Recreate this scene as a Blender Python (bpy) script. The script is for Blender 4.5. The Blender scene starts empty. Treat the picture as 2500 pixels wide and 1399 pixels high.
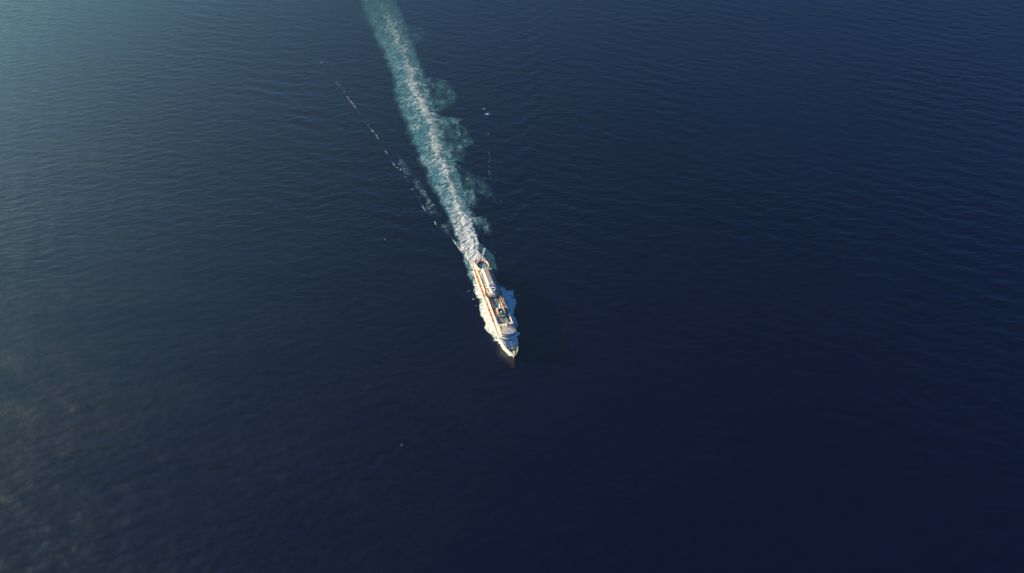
import bpy, math, random
import numpy as np
from mathutils import Vector, Matrix

R = math.radians
random.seed(7)
scene = bpy.context.scene
col = scene.collection

# ---------------------------------------------------------------- camera
cam_data = bpy.data.cameras.new('camera')
cam = bpy.data.objects.new('camera', cam_data)
col.objects.link(cam)
cam.location = (0, 0, 897)
cam.rotation_euler = (R(90 - 42), 0, 0)
cam_data.sensor_width = 36
cam_data.lens = 25.2
cam_data.clip_start = 1.0
cam_data.clip_end = 120000
scene.camera = cam

# ---------------------------------------------------------------- sky, sun, exposure
SUN_AZ = -69.0      # degrees clockwise from +Y
SUN_EL = 16.0
SKY_STRENGTH = 0.058
SUN_STRENGTH = 5.0
EXPOSURE = 1.7
HAZE_DENSITY = 0.00014
HAZE_G = 0.87
world = bpy.data.worlds.new('World')
scene.world = world
world.use_nodes = True
wn = world.node_tree.nodes
wl = world.node_tree.links
sky = wn.new('ShaderNodeTexSky')
sky.sky_type = 'NISHITA'
sky.sun_disc = False
sky.sun_elevation = R(SUN_EL)
sky.sun_rotation = R(SUN_AZ)
sky.air_density = 1.0
sky.dust_density = 0.8
sky.ozone_density = 10.0
bg = wn['Background']
bg.inputs['Strength'].default_value = SKY_STRENGTH
wl.new(sky.outputs[0], bg.inputs['Color'])

sun_data = bpy.data.lights.new('sun', 'SUN')
sun_data.energy = SUN_STRENGTH
sun_data.angle = R(0.53)
sun_data.color = (1.0, 0.73, 0.39)
sun = bpy.data.objects.new('sun', sun_data)
col.objects.link(sun)
to_sun = Vector((math.sin(R(SUN_AZ)) * math.cos(R(SUN_EL)), math.cos(R(SUN_AZ)) * math.cos(R(SUN_EL)), math.sin(R(SUN_EL))))
sun.rotation_euler = to_sun.to_track_quat('Z', 'Y').to_euler()

vs = scene.view_settings
vs.view_transform = 'Standard'
vs.look = 'None'
vs.gamma = 1
vs.exposure = EXPOSURE
vs.use_curve_mapping = False

# ---------------------------------------------------------------- materials
def nt(name):
    m = bpy.data.materials.new(name)
    m.use_nodes = True
    t = m.node_tree
    return m, t.nodes, t.links, t.nodes['Principled BSDF']

def node(nodes, kind, **kw):
    n = nodes.new(kind)
    for k, v in kw.items():
        setattr(n, k, v)
    return n

def mth(nodes, links, op, a, b=None, clamp=False):
    n = nodes.new('ShaderNodeMath'); n.operation = op; n.use_clamp = clamp
    for i, v in enumerate((a, b)):
        if v is None: continue
        if isinstance(v, (int, float)): n.inputs[i].default_value = v
        else: links.new(v, n.inputs[i])
    return n.outputs[0]

def simple(name, c, rough=0.5, var=0.12, scale=0.4, spec=0.4, c2=None, metal=0.0, stretch=(1, 1, 1)):
    """painted or laid surface: base colour with soft wear and grime in object space"""
    m, N, L, P = nt(name)
    tc = node(N, 'ShaderNodeTexCoord')
    mp = node(N, 'ShaderNodeMapping'); mp.inputs['Scale'].default_value = stretch
    L.new(tc.outputs['Object'], mp.inputs['Vector'])
    nz = node(N, 'ShaderNodeTexNoise'); nz.inputs['Scale'].default_value = scale; nz.inputs['Detail'].default_value = 6
    L.new(mp.outputs[0], nz.inputs['Vector'])
    rp = node(N, 'ShaderNodeValToRGB')
    b = c2 if c2 else tuple(x * (1 - 2 * var) for x in c)
    rp.color_ramp.elements[0].position = 0.32; rp.color_ramp.elements[0].color = (*b, 1)
    rp.color_ramp.elements[1].position = 0.62; rp.color_ramp.elements[1].color = (*c, 1)
    L.new(nz.outputs['Fac'], rp.inputs['Fac'])
    L.new(rp.outputs['Color'], P.inputs['Base Color'])
    P.inputs['Roughness'].default_value = rough
    P.inputs['Metallic'].default_value = metal
    P.inputs['Specular IOR Level'].default_value = spec
    bp = node(N, 'ShaderNodeBump'); bp.inputs['Strength'].default_value = 0.15; bp.inputs['Distance'].default_value = 0.05
    L.new(nz.outputs['Fac'], bp.inputs['Height']); L.new(bp.outputs[0], P.inputs['Normal'])
    return m

M = {}
M['white'] = simple('white_ship_paint', (0.84, 0.83, 0.80), 0.35, 0.04, 0.25, stretch=(0.3, 1, 1))
M['cream'] = simple('cream_deck_coating', (0.50, 0.43, 0.34), 0.6, 0.08, 0.5)
M['grey'] = simple('light_grey_deck_coating', (0.42, 0.42, 0.42), 0.6, 0.1, 0.5)
M['teak'] = simple('teak_decking', (0.40, 0.19, 0.065), 0.6, 0.1, 0.35, c2=(0.24, 0.11, 0.042), stretch=(0.25, 2.0, 1))
M['teakdark'] = simple('oiled_teak_decking', (0.17, 0.075, 0.035), 0.6, 0.1, 0.5, c2=(0.09, 0.042, 0.022), stretch=(0.25, 2.0, 1))
M['green'] = simple('green_sports_court', (0.07, 0.14, 0.035), 0.7, 0.15, 0.3)
M['bowgreen'] = simple('green_anchor_deck_coating', (0.06, 0.13, 0.075), 0.55, 0.15, 0.4)
M['lawn'] = simple('artificial_lawn', (0.06, 0.11, 0.02), 0.8, 0.2, 0.8)
M['glass'] = simple('dark_tinted_glass', (0.012, 0.016, 0.024), 0.12, 0.1, 0.5, spec=0.6)
M['orange'] = simple('orange_lifeboat_shell', (0.85, 0.17, 0.015), 0.4, 0.06, 0.8)
M['blue'] = simple('royal_blue_funnel_paint', (0.035, 0.06, 0.30), 0.4, 0.08, 0.5)
M['red'] = simple('coral_red_paint', (0.55, 0.12, 0.06), 0.45, 0.08, 0.5)
M['antifoul'] = simple('red_antifouling_paint', (0.30, 0.06, 0.03), 0.6, 0.12, 0.6)
M['black'] = simple('sooty_funnel_opening', (0.012, 0.010, 0.010), 0.8, 0.2, 0.8)
M['sand'] = simple('beige_canvas', (0.62, 0.45, 0.32), 0.8, 0.08, 0.8)
M['cushion'] = simple('faded_lounger_fabric', (0.52, 0.42, 0.33), 0.8, 0.3, 1.5, c2=(0.12, 0.07, 0.045))
M['steel'] = simple('grey_deck_machinery_paint', (0.22, 0.25, 0.24), 0.5, 0.15, 0.8)
M['rub'] = simple('dark_rubber_fender', (0.03, 0.03, 0.03), 0.7, 0.1, 0.8)

def pool_mat():
    m, N, L, P = nt('pool_water')
    P.inputs['Base Color'].default_value = (0.10, 0.34, 0.42, 1)
    P.inputs['Roughness'].default_value = 0.12
    tc = node(N, 'ShaderNodeTexCoord'); nz = node(N, 'ShaderNodeTexNoise')
    nz.inputs['Scale'].default_value = 1.2; nz.inputs['Detail'].default_value = 3
    L.new(tc.outputs['Object'], nz.inputs['Vector'])
    rp = node(N, 'ShaderNodeValToRGB')
    rp.color_ramp.elements[0].color = (0.07, 0.27, 0.36, 1); rp.color_ramp.elements[1].color = (0.15, 0.42, 0.48, 1)
    L.new(nz.outputs['Fac'], rp.inputs['Fac']); L.new(rp.outputs[0], P.inputs['Base Color'])
    bp = node(N, 'ShaderNodeBump'); bp.inputs['Strength'].default_value = 0.4; bp.inputs['Distance'].default_value = 0.1
    L.new(nz.outputs['Fac'], bp.inputs['Height']); L.new(bp.outputs[0], P.inputs['Normal'])
    return m
M['pool'] = pool_mat()

def sea_mat():
    m, N, L, P = nt('open_sea_water')
    tc = node(N, 'ShaderNodeTexCoord')
    P.inputs['Base Color'].default_value = (0.0016, 0.0010, 0.020, 1)
    P.inputs['IOR'].default_value = 1.333
    # gusts: patches where the wind roughens the surface
    ng = node(N, 'ShaderNodeTexNoise'); ng.inputs['Scale'].default_value = 0.006; ng.inputs['Detail'].default_value = 4
    mg = node(N, 'ShaderNodeMapping'); mg.inputs['Scale'].default_value = (0.6, 1.5, 1)
    L.new(tc.outputs['Object'], mg.inputs['Vector']); L.new(mg.outputs[0], ng.inputs['Vector'])
    mr = node(N, 'ShaderNodeMapRange')
    mr.inputs['From Min'].default_value = 0.3; mr.inputs['From Max'].default_value = 0.7
    mr.inputs['To Min'].default_value = 0.14; mr.inputs['To Max'].default_value = 0.28
    L.new(ng.outputs['Fac'], mr.inputs['Value'])
    L.new(mr.outputs[0], P.inputs['Roughness'])
    # wavelets too short for the mesh
    hs = []
    for sc, dist, rot in ((0.085, 0.28, 12), (0.22, 0.30, -20), (0.5, 0.14, 8)):
        mp = node(N, 'ShaderNodeMapping'); mp.inputs['Rotation'].default_value = (0, 0, R(rot)); mp.inputs['Scale'].default_value = (0.62, 1.0, 1)
        L.new(tc.outputs['Object'], mp.inputs['Vector'])
        nz = node(N, 'ShaderNodeTexNoise'); nz.inputs['Scale'].default_value = sc; nz.inputs['Detail'].default_value = 2.0
        nz.inputs['Distortion'].default_value = 0.4
        L.new(mp.outputs[0], nz.inputs['Vector'])
        hs.append(mth(N, L, 'MULTIPLY', nz.outputs['Fac'], dist))
    h = mth(N, L, 'ADD', mth(N, L, 'ADD', hs[0], hs[1]), hs[2])
    amp = node(N, 'ShaderNodeMapRange')
    amp.inputs['From Min'].default_value = 0.3; amp.inputs['From Max'].default_value = 0.7
    amp.inputs['To Min'].default_value = 0.7; amp.inputs['To Max'].default_value = 1.2
    L.new(ng.outputs['Fac'], amp.inputs['Value'])
    bp = node(N, 'ShaderNodeBump'); bp.inputs['Strength'].default_value = 1.0; bp.inputs['Distance'].default_value = 1.3
    L.new(mth(N, L, 'MULTIPLY', h, amp.outputs[0]), bp.inputs['Height'])
    L.new(bp.outputs[0], P.inputs['Normal'])
    return m
M['sea'] = sea_mat()

def foam_mat():
    m, N, L, P = nt('churned_foam_and_aerated_water')
    aw = node(N, 'ShaderNodeAttribute', attribute_name='white')
    aa = node(N, 'ShaderNodeAttribute', attribute_name='aeration')
    av = node(N, 'ShaderNodeAttribute', attribute_name='streak')
    tc = node(N, 'ShaderNodeTexCoord')
    n1 = node(N, 'ShaderNodeTexNoise'); n1.inputs['Scale'].default_value = 1.0; n1.inputs['Detail'].default_value = 4.5; n1.inputs['Roughness'].default_value = 0.55; n1.inputs['Distortion'].default_value = 1.0
    L.new(av.outputs['Vector'], n1.inputs['Vector'])
    n2 = node(N, 'ShaderNodeTexNoise'); n2.inputs['Scale'].default_value = 0.085; n2.inputs['Detail'].default_value = 4.5; n2.inputs['Roughness'].default_value = 0.55; n2.inputs['Distortion'].default_value = 1.3
    L.new(tc.outputs['Object'], n2.inputs['Vector'])
    s = mth(N, L, 'ADD', mth(N, L, 'MULTIPLY', mth(N, L, 'SUBTRACT', n1.outputs['Fac'], 0.5), 2.6),
            mth(N, L, 'MULTIPLY', mth(N, L, 'SUBTRACT', n2.outputs['Fac'], 0.5), 2.0))
    val = mth(N, L, 'ADD', aw.outputs['Fac'], mth(N, L, 'MULTIPLY', s, 0.55))
    mr = node(N, 'ShaderNodeMapRange'); mr.interpolation_type = 'SMOOTHSTEP'
    mr.inputs['From Min'].default_value = 0.15; mr.inputs['From Max'].default_value = 1.15
    L.new(val, mr.inputs['Value'])
    gate = mth(N, L, 'MULTIPLY', aw.outputs['Fac'], 4.0, True)
    mask = mth(N, L, 'MULTIPLY', mr.outputs[0], gate)
    ar = mth(N, L, 'MULTIPLY', aa.outputs['Fac'], mth(N, L, 'ADD', 0.75, mth(N, L, 'MULTIPLY', s, 0.6)), True)
    ia = mth(N, L, 'MULTIPLY', mth(N, L, 'SUBTRACT', 1.0, mask), mth(N, L, 'SUBTRACT', 1.0, ar))
    alpha = mth(N, L, 'SUBTRACT', 1.0, ia, True)
    mx = node(N, 'ShaderNodeMix', data_type='RGBA')
    mx.inputs['A'].default_value = (0.06, 0.24, 0.31, 1)
    mx.inputs['B'].default_value = (0.72, 0.79, 0.78, 1)
    L.new(mask, mx.inputs['Factor'])
    L.new(mx.outputs['Result'], P.inputs['Base Color'])
    L.new(alpha, P.inputs['Alpha'])
    P.inputs['Roughness'].default_value = 0.7
    P.inputs['Specular IOR Level'].default_value = 0.2
    bp = node(N, 'ShaderNodeBump'); bp.inputs['Strength'].default_value = 0.9; bp.inputs['Distance'].default_value = 1.6
    L.new(s, bp.inputs['Height']); L.new(bp.outputs[0], P.inputs['Normal'])
    return m
M['foam'] = foam_mat()

# ---------------------------------------------------------------- helpers
def tag(o, label=None, cat=None, group=None, kind=None):
    if label: o['label'] = label
    if cat: o['category'] = cat
    if group: o['group'] = group
    if kind: o['kind'] = kind
    return o

# ship frame: origin at the stern on the waterline, x forward, y to port, z up
PSI = R(15.543)
SHIP_O = Vector((-61.47, 1047.96, 0))
HEAD = (math.sin(PSI), -math.cos(PSI)); PORT = (math.cos(PSI), math.sin(PSI))
SHIP_ROT = math.atan2(HEAD[1], HEAD[0])

# ================================================================ THE SEA
def spaced(a, b, d):
    n = max(1, int(round((b - a) / d)))
    return list(np.linspace(a, b, n, endpoint=False))
def far_lines(start, d0, end):
    out, x, d = [], start, d0
    while x < end:
        out.append(x); x += d; d *= 1.45
    return out + [end]
xs = [-v for v in far_lines(2050, 30, 45000)][::-1] + spaced(-2050 + 6, -430, 5.0) + spaced(-430, 190, 1.6) + spaced(190, 2050, 5.0) + far_lines(2050, 30, 45000)
ys = [-v for v in far_lines(0, 60, 45000)][::-1][:-1] + spaced(0, 380, 20) + spaced(380, 770, 3.0) + spaced(770, 1450, 1.9) + spaced(1450, 2000, 2.8) + spaced(2000, 2700, 5.0) + far_lines(2700, 30, 60000)
xs = np.array(xs, dtype=np.float64); ys = np.array(ys, dtype=np.float64)
X, Y = np.meshgrid(xs, ys)
rng = np.random.default_rng(11)

def vnoise(x, y, scale, octaves=4, seed=0, gain=0.5):
    """value noise, about -1..1"""
    out = np.zeros_like(x); amp = 1.0; tot = 0.0
    for o in range(octaves):
        lat = np.random.default_rng(seed * 31 + o).uniform(-1, 1, (256, 256))
        u = x / scale * (2 ** o) + 17.3 * o + 1000; v = y / scale * (2 ** o) + 9.1 * o + 1000
        iu = np.floor(u).astype(int); iv = np.floor(v).astype(int)
        fu = u - iu; fv = v - iv
        fu = fu * fu * (3 - 2 * fu); fv = fv * fv * (3 - 2 * fv)
        g = lambda i, j: lat[(iu + i) % 256, (iv + j) % 256]
        out += amp * ((g(0, 0) * (1 - fu) + g(1, 0) * fu) * (1 - fv) + (g(0, 1) * (1 - fu) + g(1, 1) * fu) * fv)
        tot += amp; amp *= gain
    return out / tot * 1.6

Sx = (X - SHIP_O.x) * HEAD[0] + (Y - SHIP_O.y) * HEAD[1]
Tx = (X - SHIP_O.x) * PORT[0] + (Y - SHIP_O.y) * PORT[1]

# wind waves: many crossing trains, short crested
xc = np.clip(X, -2100, 2100); yc = np.clip(Y, 300, 2760)
edge = np.clip((2050 - np.abs(X)) / 250, 0, 1) * np.clip((Y - 330) / 60, 0, 1) * np.clip((2700 - Y) / 250, 0, 1)
H = np.zeros_like(X)
for i in range(84):
    lam = 11.0 * (58 / 11.0) ** rng.random() ** 1.6
    th = R(-100 + rng.normal(0, 34))
    k = 2 * math.pi / lam
    a = 0.0028 * lam * (0.6 + 0.8 * rng.random())
    ph = rng.random() * 6.28
    H += a * np.sin(k * (xc * math.cos(th) + yc * math.sin(th)) + ph)
H *= (0.75 + 0.35 * vnoise(xc, yc, 420, 3, 3))

# the ship's own Kelvin wake, summed on a coarse grid and spread over the sheet
def kelvin():
    gx = np.arange(-1500, 1001, 6.0); gy = np.arange(700, 2761, 6.0)
    GX, GY = np.meshgrid(gx, gy)
    s = (GX - SHIP_O.x) * HEAD[0] + (GY - SHIP_O.y) * HEAD[1]
    t = (GX - SHIP_O.x) * PORT[0] + (GY - SHIP_O.y) * PORT[1]
    a = (225 - s).astype(np.float32); t = t.astype(np.float32)
    k0 = 9.81 / 10.5 ** 2
    out = np.zeros_like(a)
    n = 460
    ths = np.radians(np.linspace(-63, 63, n))
    for th in ths:
        w = math.exp(-((abs(th) - 0.62) / 0.42) ** 2)
        k = np.float32(k0 / math.cos(th) ** 2)
        out += np.float32(w) * np.cos(k * (a * np.float32(math.cos(th)) + t * np.float32(math.sin(th))))
    r = np.sqrt(a * a + t * t)
    ang = np.abs(t) / np.maximum(a, 1)
    out *= np.clip(a / 120, 0, 1) * np.clip((0.44 - ang) / 0.10, 0, 1)
    out *= np.clip((2600 - r) / 1200, 0, 1) * np.where(t > 0, 0.5, 0.75)
    return gx, gy, out / n * 5.5
gx, gy, KH = kelvin()
fx = np.clip((X - gx[0]) / 6.0, 0, len(gx) - 1.001); fy = np.clip((Y - gy[0]) / 6.0, 0, len(gy) - 1.001)
ix = fx.astype(int); iy = fy.astype(int); fx -= ix; fy -= iy
HK = (KH[iy, ix] * (1 - fx) + KH[iy, ix + 1] * fx) * (1 - fy) + (KH[iy + 1, ix] * (1 - fx) + KH[iy + 1, ix + 1] * fx) * fy
inside = (X > gx[0]) & (X < gx[-1]) & (Y > gy[0]) & (Y < gy[-1])
HK = np.where(inside, HK, 0)

# ---- where the foam lies, in metres behind the stern (A) and to port (T)
A = -Sx
def warp(seed, amt, sc):
    return vnoise(X, Y, sc, 4, seed) * amt
sel = (np.abs(Tx) < 420) & (A > -470) & (A < 1750)
jj, ii = np.nonzero(sel)
r0, r1, c0, c1 = jj.min(), jj.max() + 1, ii.min(), ii.max() + 1
sub = (slice(r0, r1), slice(c0, c1))
a_ = A[sub]; t_ = Tx[sub]; X_ = X[sub]; Y_ = Y[sub]
Aw = a_ + vnoise(X_, Y_, 28, 5, 5, 0.6) * 9
Tw = t_ + vnoise(X_, Y_, 24, 5, 6, 0.6) * 6.5

def sstep(e0, e1, x):
    q = np.clip((x - e0) / (e1 - e0), 0, 1); return q * q * (3 - 2 * q)
def interp(pts, x):
    p = sorted(pts); return np.interp(x, [q[0] for q in p], [q[1] for q in p])
def polysd(poly, px, py):
    """signed distance, negative inside"""
    d = np.full(px.shape, 1e9); inside = np.zeros(px.shape, bool)
    n = len(poly)
    for i in range(n):
        ax, ay = poly[i]; bx, by = poly[(i + 1) % n]
        ex, ey = bx - ax, by - ay; wx, wy = px - ax, py - ay
        q = np.clip((wx * ex + wy * ey) / (ex * ex + ey * ey + 1e-9), 0, 1)
        d = np.minimum(d, np.hypot(wx - q * ex, wy - q * ey))
        cond = ((ay > py) != (by > py))
        with np.errstate(divide='ignore', invalid='ignore'):
            inside ^= cond & (px < (bx - ax) * (py - ay) / (by - ay + 1e-12) + ax)
    return np.where(inside, -d, d)
def linedist(pts, px, py):
    d = np.full(px.shape, 1e9)
    for (ax, ay), (bx, by) in zip(pts[:-1], pts[1:]):
        ex, ey = bx - ax, by - ay; wx, wy = px - ax, py - ay
        q = np.clip((wx * ex + wy * ey) / (ex * ex + ey * ey + 1e-9), 0, 1)
        d = np.minimum(d, np.hypot(wx - q * ex, wy - q * ey))
    return d

mainL = [(1750, -70), (1300, -62), (892, -42), (708, -52), (599, -50), (499, -47), (407, -44), (310, -38), (258, -30), (165, -26), (95, -23), (53, -21), (0, -15)]
ridge = [(1750, 12), (1300, 12), (878, 14), (753, 8), (659, 12), (548, 8), (472, 5), (381, 6), (291, 8), (205, 3), (133, 3), (66, 1), (0, 0)]
mainR = [(1750, 45), (1300, 58), (797, 48), (645, 38), (507, 37), (414, 37), (284, 33), (197, 28), (127, 23), (50, 14), (0, 11)]
tl = interp(mainL, Aw); tcn = interp(ridge, a_); tr = interp(mainR, Aw)
q = np.where(Tw > tcn, (Tw - tcn) / (tr - tcn), (tcn - Tw) / (tcn - tl))
band = sstep(1.12, 0.72, q) * sstep(-4, 6, a_)
fade = np.interp(a_, [0, 120, 300, 600, 900, 1300, 1750], [1.0, 0.95, 0.82, 0.72, 0.58, 0.4, 0.0])
dT = Tw * 0.45 + t_ * 0.55 - tcn - vnoise(a_, a_ * 0 + 3.3, 70, 3, 9) * 3.5
rw = 4.2 + a_ * 0.007
rid = np.exp(-(dT / rw) ** 2) + 0.55 * np.exp(-(dT / (rw * 2.3)) ** 2)
near = np.clip(1 - a_ / 240, 0, 1)
white = band * fade * np.clip(0.34 * np.clip(0.9 + 0.9 * vnoise(a_, t_ * 1.6, 36, 4, 63), 0.2, 1.7) + 0.58 * rid * (0.80 + 0.5 * vnoise(a_, t_ * 0.5, 26, 3, 8)) + 0.72 * near ** 1.4 + 0.10 * (Tw < tcn), 0, 1.1)
aer = band * np.interp(a_, [0, 300, 900, 1750], [1.1, 1.15, 1.05, 0.3]) * np.where(Tw < tcn, 1.0, 0.8)

lobes = [
    ([(990, 20), (867, 34), (799, 98), (743, 94), (698, 104), (665, 100), (638, 65), (624, 35), (700, 20)], 0.50, 0.16),
    ([(617, 30), (582, 84), (529, 79), (500, 89), (466, 95), (441, 73), (384, 60), (384, 32), (471, 25)], 0.62, 0.20),
    ([(382, 35), (328, 72), (285, 88), (241, 92), (209, 78), (233, 64), (252, 53), (291, 40)], 0.42, 0.20),
    ([(300, 20), (271, 43), (239, 45), (218, 44), (193, 28), (222, 20)], 0.80, 0.22),
    ([(185, 20), (165, 41), (129, 43), (107, 28), (125, 18)], 0.95, 0.32),
    ([(1240, 30), (1150, 95), (1080, 88), (1040, 40)], 0.35, 0.10),
]
Al = Aw + vnoise(X_, Y_, 46, 6, 60, 0.72) * 17; Tl = Tw + vnoise(X_, Y_, 40, 6, 61, 0.72) * 13
lobt = np.clip(0.55 + 0.75 * vnoise(a_ * 0.5 + t_ * 0.3, t_ * 1.2 - a_ * 0.2, 17, 5, 62, 0.65), 0, 1.25)
for poly, am, wh in lobes:
    sd = polysd(poly, Al, Tl)
    msk = sstep(8, -11, sd)
    aer = np.maximum(aer, msk * min(1, am * 1.25) * lobt)
    rim = np.exp(-((sd + 1.5) / 2.6) ** 2) * sstep(20, 45, t_) * np.clip(0.5 + vnoise(X_, Y_, 45, 2, 13), 0, 1)
    white = np.maximum(white, msk * wh * lobt * 1.3 + 0.75 * wh / 0.3 * rim * 0.55)

thin = [([(455, -92), (430, -84), (393, -72), (321, -55), (262, -52), (268, -62), (295, -70), (376, -88)], 0.42),
        ([(270, -62), (202, -62), (156, -52), (120, -36), (140, -28), (202, -34), (240, -45)], 0.42)]
for poly, wh in thin:
    sd = polysd(poly, Aw, Tw)
    msk = sstep(3, -4, sd) * np.clip(0.55 + 1.0 * vnoise(X_, Y_, 30, 3, 15), 0, 1)
    white = np.maximum(white, msk * wh); aer = np.maximum(aer, msk * 0.25)

kel = [(1250, -276), (1000, -222), (812, -180), (771, -173.6), (560, -128), (474, -114.5), (412, -105), (363, -94), (298, -75.6), (230, -70), (153, -54), (121, -36), (73, -24), (28, -8)]
d = linedist(kel, a_ + vnoise(X_, Y_, 40, 2, 20) * 3, t_ + vnoise(X_, Y_, 30, 3, 21) * 2.2)
breaks = np.clip(vnoise(a_, t_ * 0.15, 34, 3, 22) * 1.7 - 0.15, 0, 1)
breaks = np.maximum(breaks, sstep(170, 60, a_) * 0.9)
for bp_, bw in ((812, 12), (771, 14), (545, 14), (470, 12), (412, 12), (225, 10)):
    breaks = np.maximum(breaks, np.exp(-((a_ - bp_) / bw) ** 2))
white = np.maximum(white, np.exp(-(d / 1.7) ** 2) * (0.36 + 0.55 * breaks) * sstep(1300, 900, a_))
NA0 = vnoise(X_, Y_, 40, 2, 65) * 4; NT0 = vnoise(X_, Y_, 30, 3, 66) * 2.5
kelr = [(55.7, 23), (34.7, 14), (20, 11)]
white = np.maximum(white, np.exp(-(linedist(kelr, a_, t_) / 2.4) ** 2) * 1.1)
jetl = [(95, -30), (69, -25), (56, -20.5), (29, -9)]
white = np.maximum(white, np.exp(-(linedist(jetl, a_, t_) / 1.8) ** 2) * 1.0)
rline = [(760, 205), (640, 172), (582, 160), (486, 138), (400, 118), (300, 96), (205, 80)]
d = linedist(rline, a_ + NA0, t_ + NT0)
white = np.maximum(white, np.exp(-(d / 1.6) ** 2) * np.clip(vnoise(a_, t_ * 0.2, 30, 3, 64) * 0.8 + 0.12, 0, 0.55))
# turbulent water along both sides of the hull
stbd = [(95, -24), (48, -24), (17, -24.5), (-13, -25.5), (-43, -24), (-72, -24), (-104, -25), (-130, -27), (-160, -29), (-181, -23.5), (-198, -17.5), (-218, -11.5), (-231, -6.5), (-238, 0), (-238, 4), (-60, 4), (95, 0)]
sd = polysd(stbd, a_ + vnoise(X_, Y_, 14, 4, 30, 0.6) * 4, t_ + vnoise(X_, Y_, 12, 4, 31, 0.6) * 3.2)
m_ = sstep(1.2, -2.0, sd) * (t_ < 2)
wst = np.interp(a_, [-240, -150, -90, -40, 20, 95], [1.5, 1.45, 1.1, 0.7, 0.5, 0.36]) * (0.85 + 0.35 * vnoise(X_, Y_, 16, 3, 32))
white = np.maximum(white, m_ * wst); aer = np.maximum(aer, m_ * 0.9)
port = [(75, 20), (55, 26), (45, 31), (15, 34), (-17, 29), (-35, 26), (-62, 28), (-73, 33), (-77, 45), (-98, 45), (-113, 42), (-125, 32), (-146, 28), (-163, 31), (-172, 26), (-180, 17), (-205, 11), (-238, 1), (-60, -2), (75, -2)]
sd = polysd(port, a_ + vnoise(X_, Y_, 14, 4, 33, 0.6) * 4, t_ + vnoise(X_, Y_, 12, 4, 34, 0.6) * 3.5)
m_ = sstep(1.5, -2.5, sd) * (t_ > -2)
wst = np.interp(a_, [-240, -170, -110, -72, -60, -20, 75], [1.2, 1.25, 1.1, 0.95, 0.22, 0.14, 0.12]) * (0.85 + 0.4 * vnoise(X_, Y_, 15, 3, 35))
white = np.maximum(white, m_ * wst); aer = np.maximum(aer, m_ * np.interp(a_, [-72, -55], [0.8, 0.45]))
# loose flecks
caps = [(582, 160, 5.2), (611, 158.6, 3.6), (486, 137.6, 2.2), (560, 150, 1.8), (540, 155, 1.6), (640, 170, 1.6), (200, -191.5, 2.4), (138, -162.5, 2.0), (359, 210, 1.8), (403, 312, 2.2), (269, 354, 2.2),
        (-83, 51.8, 1.7), (-94, 47.6, 1.9), (-132, 31, 1.6), (-82, -33.6, 1.8), (-58, -35.8, 1.8), (-100, -33, 1.7), (-70, -31, 1.6), (-120, -34, 1.7), (-392, -88, 1.9), (-365, -209, 1.8), (205, 98, 2.2), (150, 50, 2.0), (120, 47, 1.8), (95, 42, 2.0), (70, 38, 1.8), (40, 40, 2.0), (20, 44, 1.6),
        (395, -99, 3.0), (385, -92, 2.2), (352, -87, 2.5), (330, -84, 2.0), (300, -80, 2.2)]
NA = vnoise(X_, Y_, 7, 3, 50) * 1.6; NT = vnoise(X_, Y_, 7, 3, 51) * 1.6
for ca, ct, cr in caps:
    wob = 1.6 if ca > -200 else 0.5; cr *= 0.8
    g = np.exp(-(((a_ - ca + wob * NA) / cr) ** 2 + ((t_ - ct + wob * NT) / (cr * 1.4)) ** 2))
    white = np.maximum(white, g * (1.5 if cr > 2.8 else 0.85))

tot = np.maximum(white, aer)
Hs = H.copy()
hk_damp = np.ones_like(X); hk_damp[sub] = 1 - 0.8 * np.clip(np.maximum(band, 0), 0, 1)
near_ship = np.exp(-(np.maximum(np.abs(Tx) - 10, 0) / 60) ** 2) * ((Sx > -20) & (Sx < 260))
Hs *= hk_damp * (1 - 0.6 * near_ship)
HZ = (Hs + HK * hk_damp) * edge
fh = np.zeros_like(X); fh[sub] = np.clip(white, 0, 1) * (0.35 + 0.9 * np.abs(vnoise(X_, Y_, 11, 3, 40)))
HZ = HZ + fh * 0.5

def grid_mesh(name, Vx, Vy, Vz, quads):
    me = bpy.data.meshes.new(name)
    n = Vx.size
    me.vertices.add(n)
    co = np.empty((n, 3), np.float32); co[:, 0] = Vx.ravel(); co[:, 1] = Vy.ravel(); co[:, 2] = Vz.ravel()
    me.vertices.foreach_set('co', co.ravel())
    nq = len(quads)
    me.loops.add(nq * 4); me.polygons.add(nq)
    me.loops.foreach_set('vertex_index', quads.astype(np.int32).ravel())
    me.polygons.foreach_set('loop_start', np.arange(0, nq * 4, 4, dtype=np.int32))
    me.polygons.foreach_set('use_smooth', np.ones(nq, bool))
    me.update(calc_edges=True)
    return me

ny, nx = X.shape
idx = np.arange(ny * nx).reshape(ny, nx)
quads = np.stack([idx[:-1, :-1], idx[:-1, 1:], idx[1:, 1:], idx[1:, :-1]], -1).reshape(-1, 4)
me = grid_mesh('sea', X, Y, HZ, quads)
me.materials.append(M['sea'])
sea = bpy.data.objects.new('sea', me)
col.objects.link(sea)
tag(sea, kind='structure')

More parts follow.
